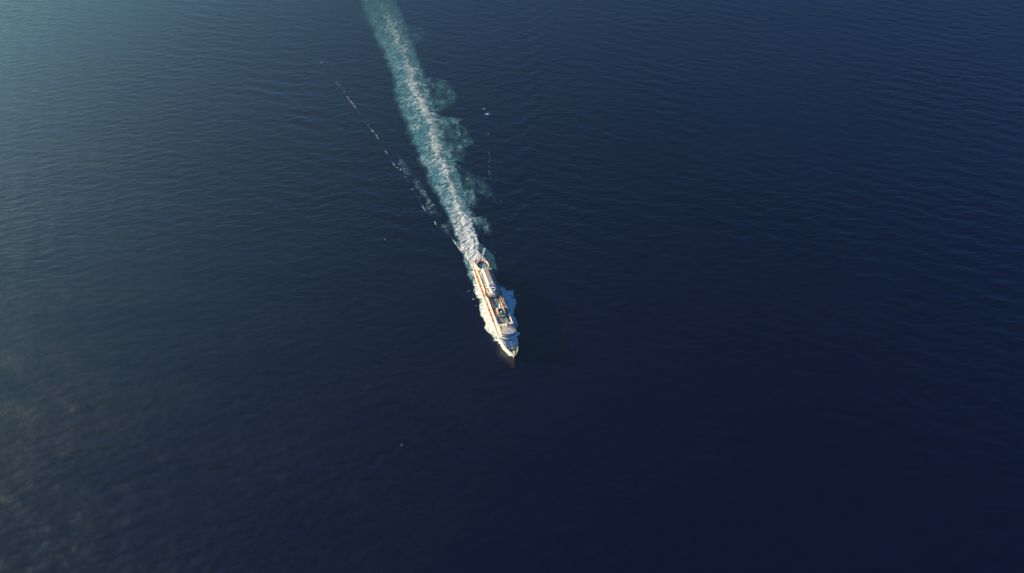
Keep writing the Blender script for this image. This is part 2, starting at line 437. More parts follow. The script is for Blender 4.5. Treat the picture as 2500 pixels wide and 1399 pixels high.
# foam lies on the sea as thin broken sheets that share the swell
Zs = HZ[sub] + 0.14 + 0.9 * fh[sub]
sy, sx = a_.shape
sidx = np.arange(sy * sx).reshape(sy, sx)
sq = np.stack([sidx[:-1, :-1], sidx[:-1, 1:], sidx[1:, 1:], sidx[1:, :-1]], -1).reshape(-1, 4)
wf, af, ac, tcq = white.ravel(), aer.ravel(), a_.ravel(), t_.ravel()
strk = np.stack([(a_ + 0.6 * np.abs(t_ - tcn)) * 0.15, (t_ - tcn) * 0.065, np.zeros_like(a_)], -1).reshape(-1, 3)
tq = tot.ravel()[sq].max(1); aq = ac[sq].mean(1); tqq = tcq[sq].mean(1); bq = np.maximum(band, np.where((a_ > -6) & (np.abs(t_) < 110) & (a_ < 1400), aer, 0)).ravel()[sq].max(1)
alive = tq > 0.03
cls = np.full(len(sq), -1)
cls[alive & (aq < 0) & (tqq <= 0) & (tqq > -34) & (aq > -245)] = 1
cls[alive & (aq < 0) & (tqq > 0) & (tqq < 60) & (aq > -245)] = 2
cls[alive & (aq >= 0) & ((bq > 0.03) | (aq < 60))] = 0
cls[alive & (cls < 0)] = 3
names = [('wake_foam', 'long turquoise and white foam wake trailing behind the cruise ship', 'wake'),
         ('bow_wave_foam', 'cream white foam along the sunlit orange lifeboat side of the hull', 'bow wave'),
         ('bow_wave_foam', 'blue shadowed foam patch on the shaded side of the hull', 'bow wave'),
         ('whitecaps', 'scattered white flecks and broken wave line beside the wake', 'whitecaps')]
for c, (nm, lb, ct) in enumerate(names):
    qs = sq[cls == c]
    used, inv = np.unique(qs.ravel(), return_inverse=True)
    fm = grid_mesh(nm, X_.ravel()[used], Y_.ravel()[used], Zs.ravel()[used], inv.reshape(-1, 4))
    for an, arr in (('white', wf), ('aeration', af)):
        at = fm.attributes.new(an, 'FLOAT', 'POINT'); at.data.foreach_set('value', arr[used].astype(np.float32))
    at = fm.attributes.new('streak', 'FLOAT_VECTOR', 'POINT'); at.data.foreach_set('vector', strk[used].astype(np.float32).ravel())
    fm.materials.append(M['foam'])
    o = bpy.data.objects.new(nm, fm); col.objects.link(o)
    tag(o, lb, ct, kind='stuff')

# ---- the air between the camera and the water: thin sea haze, lit by the low sun
hz = bpy.data.materials.new('sea_haze'); hz.use_nodes = True
hz.node_tree.nodes.clear()
ho = hz.node_tree.nodes.new('ShaderNodeOutputMaterial'); hp = hz.node_tree.nodes.new('ShaderNodeVolumePrincipled')
hp.inputs['Color'].default_value = (0.34, 0.73, 1.0, 1)
hp.inputs['Density'].default_value = HAZE_DENSITY
hp.inputs['Anisotropy'].default_value = HAZE_G
hz.node_tree.links.new(hp.outputs[0], ho.inputs['Volume'])
hb = bpy.data.meshes.new('haze')
bx0, bx1, by0, by1, bz0, bz1 = -46000, 46000, -46000, 61000, -7, 906
hb.from_pydata([(x, y, z) for z in (bz0, bz1) for x, y in ((bx0, by0), (bx1, by0), (bx1, by1), (bx0, by1))], [], [(3, 2, 1, 0), (4, 5, 6, 7), (0, 1, 5, 4), (1, 2, 6, 5), (2, 3, 7, 6), (3, 0, 4, 7)])
hb.materials.append(hz)
hazeo = bpy.data.objects.new('haze', hb); col.objects.link(hazeo)
tag(hazeo, kind='stuff')

# ================================================================ THE SHIP
class MB:
    def __init__(self): self.v = []; self.f = []
    def add(self, vs, fs):
        b = len(self.v); self.v += [tuple(p) for p in vs]; self.f += [tuple(b + i for i in f) for f in fs]; return self
    def box(self, x0, x1, y0, y1, z0, z1):
        return self.prism([(x0, y0), (x1, y0), (x1, y1), (x0, y1)], z0, z1)
    def prism(self, poly, z0, z1, top=None):
        n = len(poly); tp = top or poly
        a = sum(poly[i][0] * poly[(i + 1) % n][1] - poly[(i + 1) % n][0] * poly[i][1] for i in range(n))
        if a < 0: poly = poly[::-1]; tp = tp[::-1]
        vs = [(x, y, z0) for x, y in poly] + [(x, y, z1) for x, y in tp]
        fs = [tuple(range(n))[::-1], tuple(range(n, 2 * n))] + [(i, (i + 1) % n, n + (i + 1) % n, n + i) for i in range(n)]
        return self.add(vs, fs)
    def wall(self, path, th, z0, z1, closed=False):
        """a wall of thickness th along a polyline"""
        n = len(path); L_, R_ = [], []
        for i in range(n):
            p = Vector(path[i]); a = Vector(path[i - 1] if (i or closed) else path[i]); b = Vector(path[(i + 1) % n] if (i < n - 1 or closed) else path[i])
            d = (b - a).normalized(); nn = Vector((-d.y, d.x)) * th / 2
            L_.append(p + nn); R_.append(p - nn)
        vs = []
        for l, r in zip(L_, R_): vs += [(l.x, l.y, z0), (r.x, r.y, z0), (r.x, r.y, z1), (l.x, l.y, z1)]
        fs = []
        for i in range(n if closed else n - 1):
            b = 4 * i; c = 4 * ((i + 1) % n)
            fs += [(b + k, b + (k + 1) % 4, c + (k + 1) % 4, c + k) for k in range(4)]
        if not closed: fs += [(0, 3, 2, 1), (4 * n - 4, 4 * n - 3, 4 * n - 2, 4 * n - 1)]
        return self.add(vs, fs)
    def rod(self, p0, p1, r0, r1=None, n=8):
        r1 = r0 if r1 is None else r1
        p0 = Vector(p0); p1 = Vector(p1); d = (p1 - p0).normalized()
        u = d.orthogonal().normalized(); w = d.cross(u)
        vs = []
        for p, r in ((p0, r0), (p1, r1)):
            vs += [p + (u * math.cos(2 * math.pi * k / n) + w * math.sin(2 * math.pi * k / n)) * r for k in range(n)]
        return self.add(vs, [tuple(range(n))[::-1], tuple(range(n, 2 * n))] + [(k, (k + 1) % n, n + (k + 1) % n, n + k) for k in range(n)])
    def ball(self, c, r, n=12, m=7, zmin=-1.0):
        vs = []; fs = []
        for j in range(m + 1):
            ph = -math.pi / 2 + math.pi * j / m
            z = max(math.sin(ph), zmin)
            for k in range(n):
                vs.append((c[0] + r * math.cos(ph) * math.cos(2 * math.pi * k / n), c[1] + r * math.cos(ph) * math.sin(2 * math.pi * k / n), c[2] + r * z))
        for j in range(m):
            for k in range(n):
                fs.append((j * n + k, j * n + (k + 1) % n, (j + 1) * n + (k + 1) % n, (j + 1) * n + k))
        return self.add(vs, fs)
    def mesh(self, name, mat, smooth=False, bevel=0):
        me = bpy.data.meshes.new(name); me.from_pydata(self.v, [], self.f); me.validate(); me.update()
        me.materials.append(M[mat])
        if smooth: me.polygons.foreach_set('use_smooth', [True] * len(me.polygons))
        return me
    def build(self, name, mat, parent, smooth=False, bevel=0):
        o = bpy.data.objects.new(name, self.mesh(name, mat, smooth)); col.objects.link(o)
        o.parent = parent
        if bevel:
            b = o.modifiers.new('edge', 'BEVEL'); b.width = bevel; b.segments = 2; b.limit_method = 'ANGLE'
        return o

def ell(cx, cy, rx, ry, n=32, a0=0, a1=360):
    full = abs(a1 - a0) >= 360
    return [(cx + rx * math.cos(R(a0 + (a1 - a0) * i / (n if full else n - 1))), cy + ry * math.sin(R(a0 + (a1 - a0) * i / (n if full else n - 1)))) for i in range(n)]

ship = bpy.data.objects.new('cruise_ship', None); col.objects.link(ship)
ship.location = SHIP_O; ship.rotation_euler = (0, 0, SHIP_ROT)
tag(ship, 'large white cruise ship with orange lifeboats sailing towards the viewer', 'cruise ship')

# ---- hull: lofted from stations (s, half beam at waterline, half beam at deck, deck height, stem rake)
ST = [(-1, 9.5, 12.5, 12, 0), (1, 12, 14.6, 12, 0), (8, 14.4, 15.8, 12, 0), (22, 15.9, 16.1, 12, 0), (60, 16.1, 16.1, 12, 0), (110, 16.1, 16.1, 12, 0), (160, 16.0, 16.1, 12, 0),
      (182, 14.9, 16.0, 12, 0), (198, 12.2, 15.4, 12.2, 0), (206, 10.5, 14.9, 14.0, 0), (212, 9.0, 14.3, 15.4, 0.5), (222, 6.6, 12.7, 16.0, 2.0), (231, 4.3, 10.3, 16.5, 4.5), (238, 2.6, 7.7, 16.9, 7), (243, 1.5, 5.3, 17.2, 9), (247, 0.8, 2.9, 17.5, 10.5), (249.6, 0.35, 0.9, 17.7, 11.5)]
LV = [-0.3, 0.0, 0.2, 0.45, 0.7, 0.88, 1.0]
hv, hf = [], []
def hull_ring(s, bw, bd, zd, rk):
    out = []
    for l in LV:
        e = max(l, 0)
        hb = bw + (bd - bw) * (e ** 1.5)
        x = s - rk * (1 - e ** 0.8)
        out.append((x, hb, l * zd))
    return [(x, -y, z) for x, y, z in out] + [(x, y, z) for x, y, z in out[::-1]]
for st in ST: hv += hull_ring(*st)
nr = 2 * len(LV)
for i in range(len(ST) - 1):
    for k in range(nr - 1):
        if k == len(LV) - 1:
            if ST[i][0] < 205: hf.append((i * nr + k, i * nr + k + 1, (i + 1) * nr + k + 1, (i + 1) * nr + k))
            continue
        hf.append((i * nr + k, i * nr + k + 1, (i + 1) * nr + k + 1, (i + 1) * nr + k))
hf.append(tuple(range(nr))); hf.append(tuple(range((len(ST) - 1) * nr, len(ST) * nr))[::-1])
mb = MB(); mb.v = hv; mb.f = [f[::-1] for f in hf]
hull = mb.build('hull', 'white', ship, True)
es = hull.modifiers.new('split', 'EDGE_SPLIT'); es.split_angle = R(40)
def beam(s, e=1.0):
    return float(np.interp(s, [q[0] for q in ST], [q[2] for q in ST]))
# bulwark round the bow: capping rail with thickness
for sg in (-1, 1):
    pth = [(q[0], sg * (q[2] - 0.25)) for q in ST if q[0] >= 206]
    mb = MB()
    zz = [q[3] for q in ST if q[0] >= 206]
    vs_, fs_ = [], []
    for (x, y), z in zip(pth, zz):
        vs_ += [(x, y - sg * 0.55, z - 2.2), (x, y - sg * 0.55, z + 0.12), (x, y + sg * 0.35, z + 0.12), (x, y + sg * 0.35, z - 0.25)]
    for i in range(len(pth) - 1):
        for k in range(3): fs_.append((4 * i + k, 4 * i + k + 1, 4 * i + 4 + k + 1, 4 * i + 4 + k))
    mb.add(vs_, fs_ if sg < 0 else [f[::-1] for f in fs_]).build('bulwark', 'white', ship)
mb = MB(); mb.ball((0, 0, 0), 1, 14, 10)
mb.v = [(239.5 + x * 6.5, y * 2.3, -1.95 + z * 2.3) for x, y, z in mb.v]
mb.build('bulbous_bow', 'antifoul', ship, True)
# lower paint line and rubbing strake along the hull
for sg in (-1, 1):
    mb = MB(); mb.wall([(s, sg * (beam(s) + 0.06)) for s in (10, 22, 60, 110, 160, 180)], 0.35, 9.6, 10.1); mb.build('rubbing_strake', 'white', ship)

# ---- decks and walls
def outline(s0, s1, hb, bulge=True, n=10):
    """starboard to port outline of the upper works"""
    pts = [(s0, -hb)]
    for q in np.linspace(95, 116, 13):
        if bulge and s0 < q < s1: pts.append((q, -(hb + 2.6 * math.sin(math.pi * (q - 95) / 21) ** 0.8)))
    pts.append((s1, -hb)); pts.append((s1, hb))
    for q in np.linspace(116, 95, 13):
        if bulge and s0 < q < s1: pts.append((q, hb + 2.6 * math.sin(math.pi * (q - 95) / 21) ** 0.8))
    pts.append((s0, hb)); return pts
pd = MB().prism([(3, -14.8), (20, -15.6), (160, -15.8), (198, -15.0), (206, -14.6), (206, 14.6), (198, 15.0), (160, 15.8), (20, 15.6), (3, 14.8)], 12.06, 12.2).build('promenade_deck', 'cream', ship)
low = MB().box(4, 205, -11.9, 11.9, 12.2, 17.4).build('lower_deckhouse', 'white', ship)
up = MB().prism([(34, -12.9), (204, -12.9), (211, -11.5), (211, 11.5), (204, 12.9), (34, 12.9)], 17.4, 25.6).build('cabin_block', 'white', ship)
# balcony floors and the dark cabin glazing between them, on both sides
for sg in (-1, 1):
    for z in (17.4, 20.1, 22.8, 25.5):
        y0, y1 = (12.9, 13.55) if sg > 0 else (-13.55, -12.9)
        MB().box(36, 200, y0, y1, z, z + 0.22).build('balcony_floor', 'white', up)
        if z < 25:
            y0, y1 = (12.9, 12.96) if sg > 0 else (-12.96, -12.9)
            for q in range(27):
                x = 37 + q * 6
                MB().box(x, x + 3.6, y0, y1, z + 0.55, z + 2.2).build('cabin_window', 'glass', up)
    for q in range(34):
        x = 8 + q * 5.8
        y0, y1 = (11.9, 11.96) if sg > 0 else (-11.96, -11.9)
        MB().box(x, x + 2.6, y0, y1, 13.2, 15.6).build('saloon_window', 'glass', low)
# aft terraces
aft = MB().prism([(2.5, -11.8), (36, -12.9), (36, 12.9), (2.5, 11.8), (0.5, 7), (0.5, -7)], 17.4, 24.0).build('aft_block', 'white', ship)
MB().prism([(3.0, -11.3), (35.9, -12.4), (35.9, 12.4), (3.0, 11.3), (1.1, 6.8), (1.1, -6.8)], 24.0, 24.16).build('aft_deck', 'teak', ship)
MB().prism([(-0.5, -11), (2.4, -12), (2.4, 12), (-0.5, 11)], 17.4, 20.6).build('stern_terrace', 'white', ship)
ringp = ell(22.5, 0.3, 15.0, 11.0, 40, -152, 152)
MB().wall(ringp, 1.5, 24.16, 28.4).build('pool_ring_wall', 'white', ship)
MB().prism(ell(22.5, 0.3, 14.0, 10.0, 32), 24.16, 25.0).build('pool_terrace', 'teakdark', ship)
MB().prism([(17, -5.6), (28.5, -5.6), (30, -3), (30, 4), (28.5, 6.2), (17, 6.2)], 25.0, 25.35).build('pool_surround', 'cream', ship)
MB().prism([(18.2, -4.8), (27.6, -4.8), (29, -2.6), (29, 3.6), (27.6, 5.4), (18.2, 5.4)], 25.35, 25.45).build('aft_pool', 'pool', ship)
for x, y in ((7.6, -3.6), (6.8, 4.6)):
    o = MB().prism(ell(x, y, 1.9, 1.7, 14), 24.16, 27.8, ell(x, y, 1.4, 1.3, 14)).build('stair_turret', 'white', ship)
for x, y in ((4.5, 8.6),):
    MB().prism(ell(x, y, 1.1, 1.1, 12), 24.16, 26.4).build('vent_cowl', 'white', ship)
# pool-deck level: the floor of the two pool wells, then the raised sun deck round them
MB().prism(outline(36, 190, 12.9, True), 25.61, 25.9).build('pool_deck', 'teak', ship)
def strip(poly, z0, z1, name, mat, cap=None):
    o = MB().prism(poly, z0, z1).build(name, mat, ship)
    if cap: MB().prism([(x, y) for x, y in poly], z1 + 0.002, z1 + 0.12).build('deck_planking', cap, o)
    return o
ol = outline(36, 190, 13.1, True)
half = len(ol) // 2
stb = [p for p in ol[:half] if p[0] >= 106] ; prt = [p for p in ol[half:] if p[0] >= 106]
strip([(36, -13.1)] + [p for p in ol[:half] if 36 < p[0] <= 106] + [(106, 13.1 + 2.5)] + [p for p in ol[half:] if 36 < p[0] < 106] + [(36, 13.1)], 25.9, 28.6, 'sun_deck', 'white', 'cream')
strip([(106, -15.6)] + [p for p in stb if p[0] > 106 and p[0] < 146] + [(147, -13.1), (147, -6.8), (106, -6.8)], 25.9, 28.6, 'sun_deck', 'white', 'teak')
strip([(106, 6.8), (147, 6.8), (147, 13.1)] + [p for p in prt if 106 < p[0] < 146] + [(106, 15.6)], 25.9, 28.6, 'sun_deck', 'white', 'teak')
strip([(147, -13.1), (165, -13.1), (165, 13.1), (147, 13.1)], 25.9, 28.6, 'sun_deck', 'white', 'teak')
strip([(165, -13.1), (186, -13.1), (186, -10.6), (165, -10.6)], 25.9, 29.2, 'side_gallery', 'white', None)
strip([(165, 11.3), (186, 11.3), (186, 13.1), (165, 13.1)], 25.9, 29.2, 'side_gallery', 'white', None)
MB().prism([(165, -10.6), (186, -10.6), (186, 11.3), (165, 11.3)], 25.9, 26.6).build('fore_pool_deck', 'teakdark', ship)
# curved brown wings of the lido where the deck swells over the side
for sg in (-1, 1):
    pts = [(p[0], p[1]) for p in outline(36, 190, 12.7, True) if 94.9 < p[0] < 116.1 and p[1] * sg > 0]
    MB().prism(pts + [(pts[-1][0], sg * 9.2), (pts[0][0], sg * 9.2)], 28.73, 28.85).build('lido_wing', 'teak', ship)
    rl = outline(36, 190, 13.0, True)
    rail = [p for p in rl if p[1] * sg > 0 and 37 < p[0] <= 190]
    if sg > 0: rail = rail[::-1]
    MB().wall(rail, 0.35, 28.6, 29.9).build('parapet', 'white', ship)

# ---- long casing and funnel
cas = MB()
cas.prism([(39, -6.3), (97, -7.2), (97, 7.2), (39, 6.3)], 28.73, 35.2, [(41, -4.3), (97, -3.6), (97, 5.2), (41, 5.4)])
casing = cas.build('funnel_casing', 'white', ship)
MB().prism([(42, -3.4), (90, -2.6), (90, 4.2), (42, 4.6)], 35.2, 35.45).build('casing_roof', 'cream', casing)
for x in (50, 63, 78):
    MB().box(x, x + 1.8, 0.4, 1.8, 35.45, 35.9).build('roof_vent', 'cream', casing)
MB().box(40.0, 44.0, 5.7, 8.6, 28.73, 32.2).build('stair_house', 'white', casing)
MB().wall(ell(99, -0.4, 14, 9.2, 40, -130, 130), 1.0, 28.73, 32.6).build('funnel_screen', 'white', ship)
MB().wall(ell(100, -0.4, 15.3, 10.6, 36, -95, 95), 0.8, 28.73, 30.6).build('lower_screen', 'cream', ship)
MB().prism(ell(99, -0.4, 13.3, 8.6, 36), 28.73, 30.4).build('funnel_base', 'cream', ship)
fun = MB()
fun.prism(ell(98.5, -0.3, 13.2, 6.4, 36), 30.4, 37.2, ell(98.5, -0.3, 11.8, 5.2, 36))
funnel = fun.build('funnel', 'white', ship)
MB().prism([(89.2, -3.6), (92.4, -4.6), (92.4, 4.4), (89.2, 3.2)], 37.2, 37.6).build('blue_band', 'blue', funnel)
MB().wall([(92.2, -6.4), (93.4, -4), (93.8, -0.3), (93.4, 3.6), (92.2, 6.0)], 1.5, 36.4, 38.3).build('white_band', 'white', funnel)
MB().prism([(94.6, -4.6), (98.6, -4.6), (98.6, 4.2), (94.6, 4.2)], 37.2, 37.7).build('blue_band', 'blue', funnel)
MB().prism(ell(103.6, -0.3, 6.0, 5.6, 30), 36.6, 38.7, ell(103.6, -0.3, 5.3, 4.9, 30)).build('funnel_cap', 'white', funnel)
MB().prism([(102.6, -3.9), (105.0, -4.2), (105.8, -3.2), (105.8, 2.6), (105.0, 3.6), (102.6, 3.3)], 38.7, 38.85).build('exhaust_opening', 'black', funnel)
MB().ball((86, 4.0, 37.2), 1.9).build('satellite_dome', 'white', casing, True)

# ---- courts beside the casing, and the aft starboard deckhouse
for sg in (-1, 1):
    for s0, s1, yo in ((58.5, 77, 0.0), (80, 97, 0.0)):
        c = MB().prism([(s0, sg * 9.4), (s1, sg * 8.9), (s1, sg * 12.4), (s0, sg * 12.4)], 28.73, 28.86).build('sports_court', 'green', ship)
        MB().box((s0 + s1) / 2 - 0.12, (s0 + s1) / 2 + 0.12, min(sg * 9.4, sg * 12.3), max(sg * 9.4, sg * 12.3), 28.87, 29.7).build('net', 'sand', c)
        MB().box(s0 + 2, s1 - 2, min(sg * 10.6, sg * 10.85), max(sg * 10.6, sg * 10.85), 28.862, 28.88).build('court_line', 'white', c)
    path = [(56.5, sg * 12.6), (57.5, sg * 11), (59, sg * 9.4), (62, sg * 8.8), (78, sg * 8.5), (97, sg * 8.4)]
    MB().wall(path if sg < 0 else path[::-1], 0.45, 28.73, 30.4).build('court_wall', 'white', ship)
    MB().prism([(40, sg * 7.2), (56, sg * 8.2), (56.5, sg * 12.4), (40, sg * 12.4)], 28.725, 28.82).build('aft_sun_terrace', 'teak', ship)
MB().box(44, 56, -9.9, -8.4, 28.82, 30.8).build('deck_locker', 'white', ship)
MB().box(57.6, 61, -8.6, -7.1, 28.9, 30.2).build('wicker_bar', 'sand', ship)

# ---- midship pool well
W = ship
MB().prism(ell(113.6, -0.6, 5.4, 4.6, 28), 25.9, 26.5).build('whirlpool_surround', 'grey', W)
MB().prism(ell(113.6, -0.6, 4.2, 3.5, 28), 26.5, 26.6).build('whirlpool', 'pool', W)
MB().prism(ell(123.2, -0.4, 4.6, 4.4, 28), 25.9, 27.2, ell(123.2, -0.4, 4.2, 4.0, 28)).build('round_bar', 'grey', W)
MB().prism(ell(123.2, -0.4, 3.2, 3.0, 24), 27.2, 27.7, ell(123.2, -0.4, 1.4, 1.3, 24)).build('bar_roof', 'teak', W)
MB().box(127.8, 138.6, -6.2, 4.8, 25.9, 26.4).build('pool_surround', 'grey', W)
MB().box(129.2, 137.2, -3.8, 3.6, 26.4, 26.5).build('midship_pool', 'pool', W)
MB().prism([(107.5, -6.6), (144, -6.6), (144, -5.2), (107.5, -5.2)], 25.9, 26.3).build('well_bench', 'cushion', W)
for s_, t_0, ln in ((108.5, 7.6, 2.6), (112, 8.2, 2.6), (115.5, 8.6, 2.8), (119, 9.2, 3.2), (122.5, 9.5, 3.2), (126, 9.7, 3.4), (129.6, 9.8, 3.4), (133.2, 9.7, 3.2), (136.6, 9.3, 2.6)):
    MB().prism([(s_, t_0 - 0.9), (s_ + ln, t_0 - 0.6), (s_ + ln, t_0 + 0.7), (s_, t_0 + 0.8)], 30.9, 31.05).rod((s_ + ln / 2, t_0, 28.7), (s_ + ln / 2, t_0, 30.9), 0.08, n=6).build('awning', 'sand', W)
MB().prism(ell(102.5, -13.2, 3.4, 1.2, 16), 28.86, 29.5).build('curved_bench', 'sand', W)

# ---- white deckhouse with the lawn
dh = MB().prism([(147.5, -5.4), (151, -6.4), (163, -6.6), (163, 7.4), (151, 7.4), (147.5, 6.6)], 28.73, 31.6).build('lawn_deckhouse', 'cream', ship)
MB().prism(ell(157, 0.6, 5.6, 5.4, 28), 31.6, 31.75).build('round_lawn', 'lawn', dh)
MB().wall(ell(157, 0.6, 6.0, 5.9, 30, 65, 295), 0.7, 31.6, 32.9).build('lawn_rim', 'white', dh)
for y in (-4.6, 6.2):
    MB().prism(ell(151, y, 2.3, 1.9, 16), 28.73, 34.2, ell(151, y, 2.0, 1.6, 16)).build('corner_tower', 'white', dh)
MB().box(148.2, 150.2, -3.2, 4.8, 31.6, 33.2).build('cross_wall', 'white', dh)
MB().prism([(140.6, 0.7), (148, 0.4), (148, 2.4), (140.6, 1.9)], 28.73, 35.4, [(141.2, 0.9), (147.4, 0.7), (147.4, 2.1), (141.2, 1.7)]).build('screen_pylon', 'white', dh)
MB().ball((160.4, 0.4, 33.2), 1.75).build('satellite_dome', 'white', dh, True)
MB().prism(ell(160, 0.6, 8.6, 6.6, 30, -90, 90), 28.74, 30.2).build('front_terrace', 'grey', dh)
# ---- forward pool
MB().box(166.2, 179.6, -3.4, 4.4, 26.6, 27.1).build('pool_surround', 'cream', W)
MB().box(167.6, 178.4, -2.2, 3.2, 27.1, 27.2).build('forward_pool', 'pool', W)
for s_ in (167, 170.6, 174.2, 177.8):
    for t_0 in (-5.0, 5.6):
        MB().prism(ell(s_, t_0, 1.0, 1.0, 10), 28.7, 29.3, ell(s_, t_0, 0.12, 0.12, 10)).rod((s_, t_0, 26.6), (s_, t_0, 28.8), 0.07, n=6).build('parasol', 'sand', W)
for i in range(3):
    for j in range(2):
        x, y = 168.5 + i * 4.6, 7.2 + j * 2.2
        c = MB().box(x, x + 3.4, y, y + 1.6, 26.6, 28.4).build('cabana', 'teakdark', W)
        MB().box(x + 0.3, x + 3.1, y + 0.2, y + 1.4, 28.4, 28.5).build('cabana_roof', 'rub', c)
MB().wall([(166, 6.5), (183, 6.5)], 0.4, 26.6, 28.9).build('cabana_screen', 'cream', W)
for t_0 in (-9.3, -7.0):
    MB().box(163.5, 184.5, t_0, t_0 + 0.7, 26.62, 27.5).build('planter_bench', 'cream', W)
# ---- forward house with the fan roof
def arc_pts(s0, k, hw, n=25):
    return [(s0 - k * t * t, t) for t in np.linspace(-hw, hw, n)]
def tier(s0, k, hw, back, z0, z1, name, mat='white', par=None):
    return MB().prism(arc_pts(s0, k, hw) + [(back, hw), (back, -hw)], z0, z1).build(name, mat, par or ship)
fh_ = tier(212.0, 0.0255, 13.2, 186, 25.61, 28.8, 'forward_house')
tier(213.4, 0.0255, 13.3, 186, 28.8, 30.6, 'upper_lounge', 'white')
fan_c = (197.5, 0.6); fz = 33.2
edgep = arc_pts(214.6, 0.0255, 13.4, 33)
fan = MB(); vs_ = [(fan_c[0], fan_c[1], fz)]
for i, (x, y) in enumerate(edgep): vs_.append((x, y, 30.9))
for i, (x, y) in enumerate(edgep): vs_.append((x, y, 30.6))
n_ = len(edgep)
fs_ = [(0, i + 1, i + 2) for i in range(n_ - 1)] + [(i + 1, n_ + i + 1, n_ + i + 2, i + 2) for i in range(n_ - 1)]
vs_ += [(190, -13.4, 30.9), (190, 13.4, 30.9)]
fs_ += [(0, len(vs_) - 2, 1), (0, n_, len(vs_) - 1), (0, len(vs_) - 1, len(vs_) - 2)]
fan.add(vs_, fs_)
fanroof = fan.build('fan_roof', 'cream', ship)
for i in range(2, n_ - 1, 2):
    x, y = edgep[i]; dx, dy = x - fan_c[0], y - fan_c[1]; l = math.hypot(dx, dy); px_, py_ = -dy / l, dx / l
    w0, w1 = 0.12, 0.55
    a0 = (fan_c[0] + dx * 0.22, fan_c[1] + dy * 0.22); a1 = (fan_c[0] + dx * 0.97, fan_c[1] + dy * 0.97)
    za, zb = fz - 2.3 * 0.22, fz - 2.3 * 0.97
    v8 = [(a0[0] - px_ * w0, a0[1] - py_ * w0, za + .02), (a1[0] - px_ * w1, a1[1] - py_ * w1, zb + .02), (a1[0] + px_ * w1, a1[1] + py_ * w1, zb + .02), (a0[0] + px_ * w0, a0[1] + py_ * w0, za + .02)]
    v8 += [(p[0], p[1], p[2] + 0.6) for p in v8]
    MB().add(v8, [(3, 2, 1, 0), (4, 5, 6, 7), (0, 1, 5, 4), (1, 2, 6, 5), (2, 3, 7, 6), (3, 0, 4, 7)]).build('roof_rib', 'white', fanroof)
for y0, y1 in ((-11.8, -8.4), (8.4, 11.6)):
    h_ = MB().box(190.6, 199.6, y0, y1, 30.6, 31.9).build('skylight', 'white', ship)
    MB().box(191.2, 199.0, y0 + 0.5, y1 - 0.5, 31.9, 32.0).build('skylight_pane', 'teakdark', h_)
# tiers of windows, each pane its own piece, and the bridge with its wings
def panes(s0, k, hw, z0, z1, n, par, name):
    ts = np.linspace(-hw, hw, n + 1)
    for i in range(n):
        ta, tb = ts[i] + 0.12, ts[i + 1] - 0.12
        pa = (s0 - k * ta * ta, ta); pb = (s0 - k * tb * tb, tb)
        MB().wall([pa, pb], 0.24, z0, z1).build(name, 'glass', par)
lounge = tier(215.6, 0.0255, 13.2, 205, 26.2, 28.6, 'observation_lounge')
tier(216.2, 0.0255, 13.5, 204, 28.61, 28.95, 'lounge_eave')
panes(213.5, 0.0255, 12.4, 29.1, 30.2, 10, fh_, 'lounge_window')
panes(215.7, 0.0255, 12.4, 26.9, 28.1, 16, lounge, 'lounge_window')
bridge = tier(218.6, 0.0205, 18.2, 208, 23.0, 25.4, 'bridge')
tier(219.3, 0.0205, 18.4, 209, 25.41, 25.75, 'bridge_roof')
panes(218.7, 0.0205, 17.4, 24.1, 25.2, 20, bridge, 'bridge_window')
# sloping front below the bridge with its rows of cabin windows
def front_pt(u, w):
    """u across -1..1, w from top 0 to bottom 1"""
    hw = 13.0 - 3.2 * w; s0 = 218.8 + 10.2 * w; z = 23.0 - 8.2 * w
    t = u * hw; return Vector((s0 - 0.026 * t * t, t, z))
mb = MB(); nu, nw = 24, 6
vs_ = [front_pt(-1 + 2 * i / nu, j / nw) for j in range(nw + 1) for i in range(nu + 1)]
fs_ = [(j * (nu + 1) + i, (j + 1) * (nu + 1) + i, (j + 1) * (nu + 1) + i + 1, j * (nu + 1) + i + 1) for j in range(nw) for i in range(nu)]
b0 = len(vs_); vs_ += [(206, -13.0, 23.0), (206, 13.0, 23.0), (206, -9.8, 13), (206, 9.8, 13)]
last = nw * (nu + 1)
fs_ += [(0, b0, b0 + 2, last), (nu, nw * (nu + 1) + nu, b0 + 3, b0 + 1)]
mb.add(vs_, fs_); frontw = mb.build('front_wall', 'white', ship, True)
frontw.modifiers.new('split', 'EDGE_SPLIT').split_angle = R(35)
for j in range(4):
    for u in (-0.74, -0.5, -0.29, 0.22, 0.46, 0.72):
        w = 0.2 + j * 0.2
        c = front_pt(u, w); du = (front_pt(u + 0.06, w) - c).normalized(); dw = (front_pt(u, w + 0.06) - c).normalized(); nn = du.cross(dw).normalized()
        if nn.z < 0: nn = -nn
        a, b, h = du * 0.62, dw * 0.8, nn * 0.12
        vv = [c - a - b, c + a - b, c + a + b, c - a + b]
        MB().add([p - h for p in vv] + [p + h for p in vv], [(3, 2, 1, 0), (4, 5, 6, 7), (0, 1, 5, 4), (1, 2, 6, 5), (2, 3, 7, 6), (3, 0, 4, 7)]).build('cabin_window', 'glass', frontw)
MB().prism([(219.2, -3.0), (220.9, -1.4), (221.2, 0), (220.9, 1.4), (219.2, 3.0)], 22.2, 22.9).build('emblem_visor', 'red', frontw)
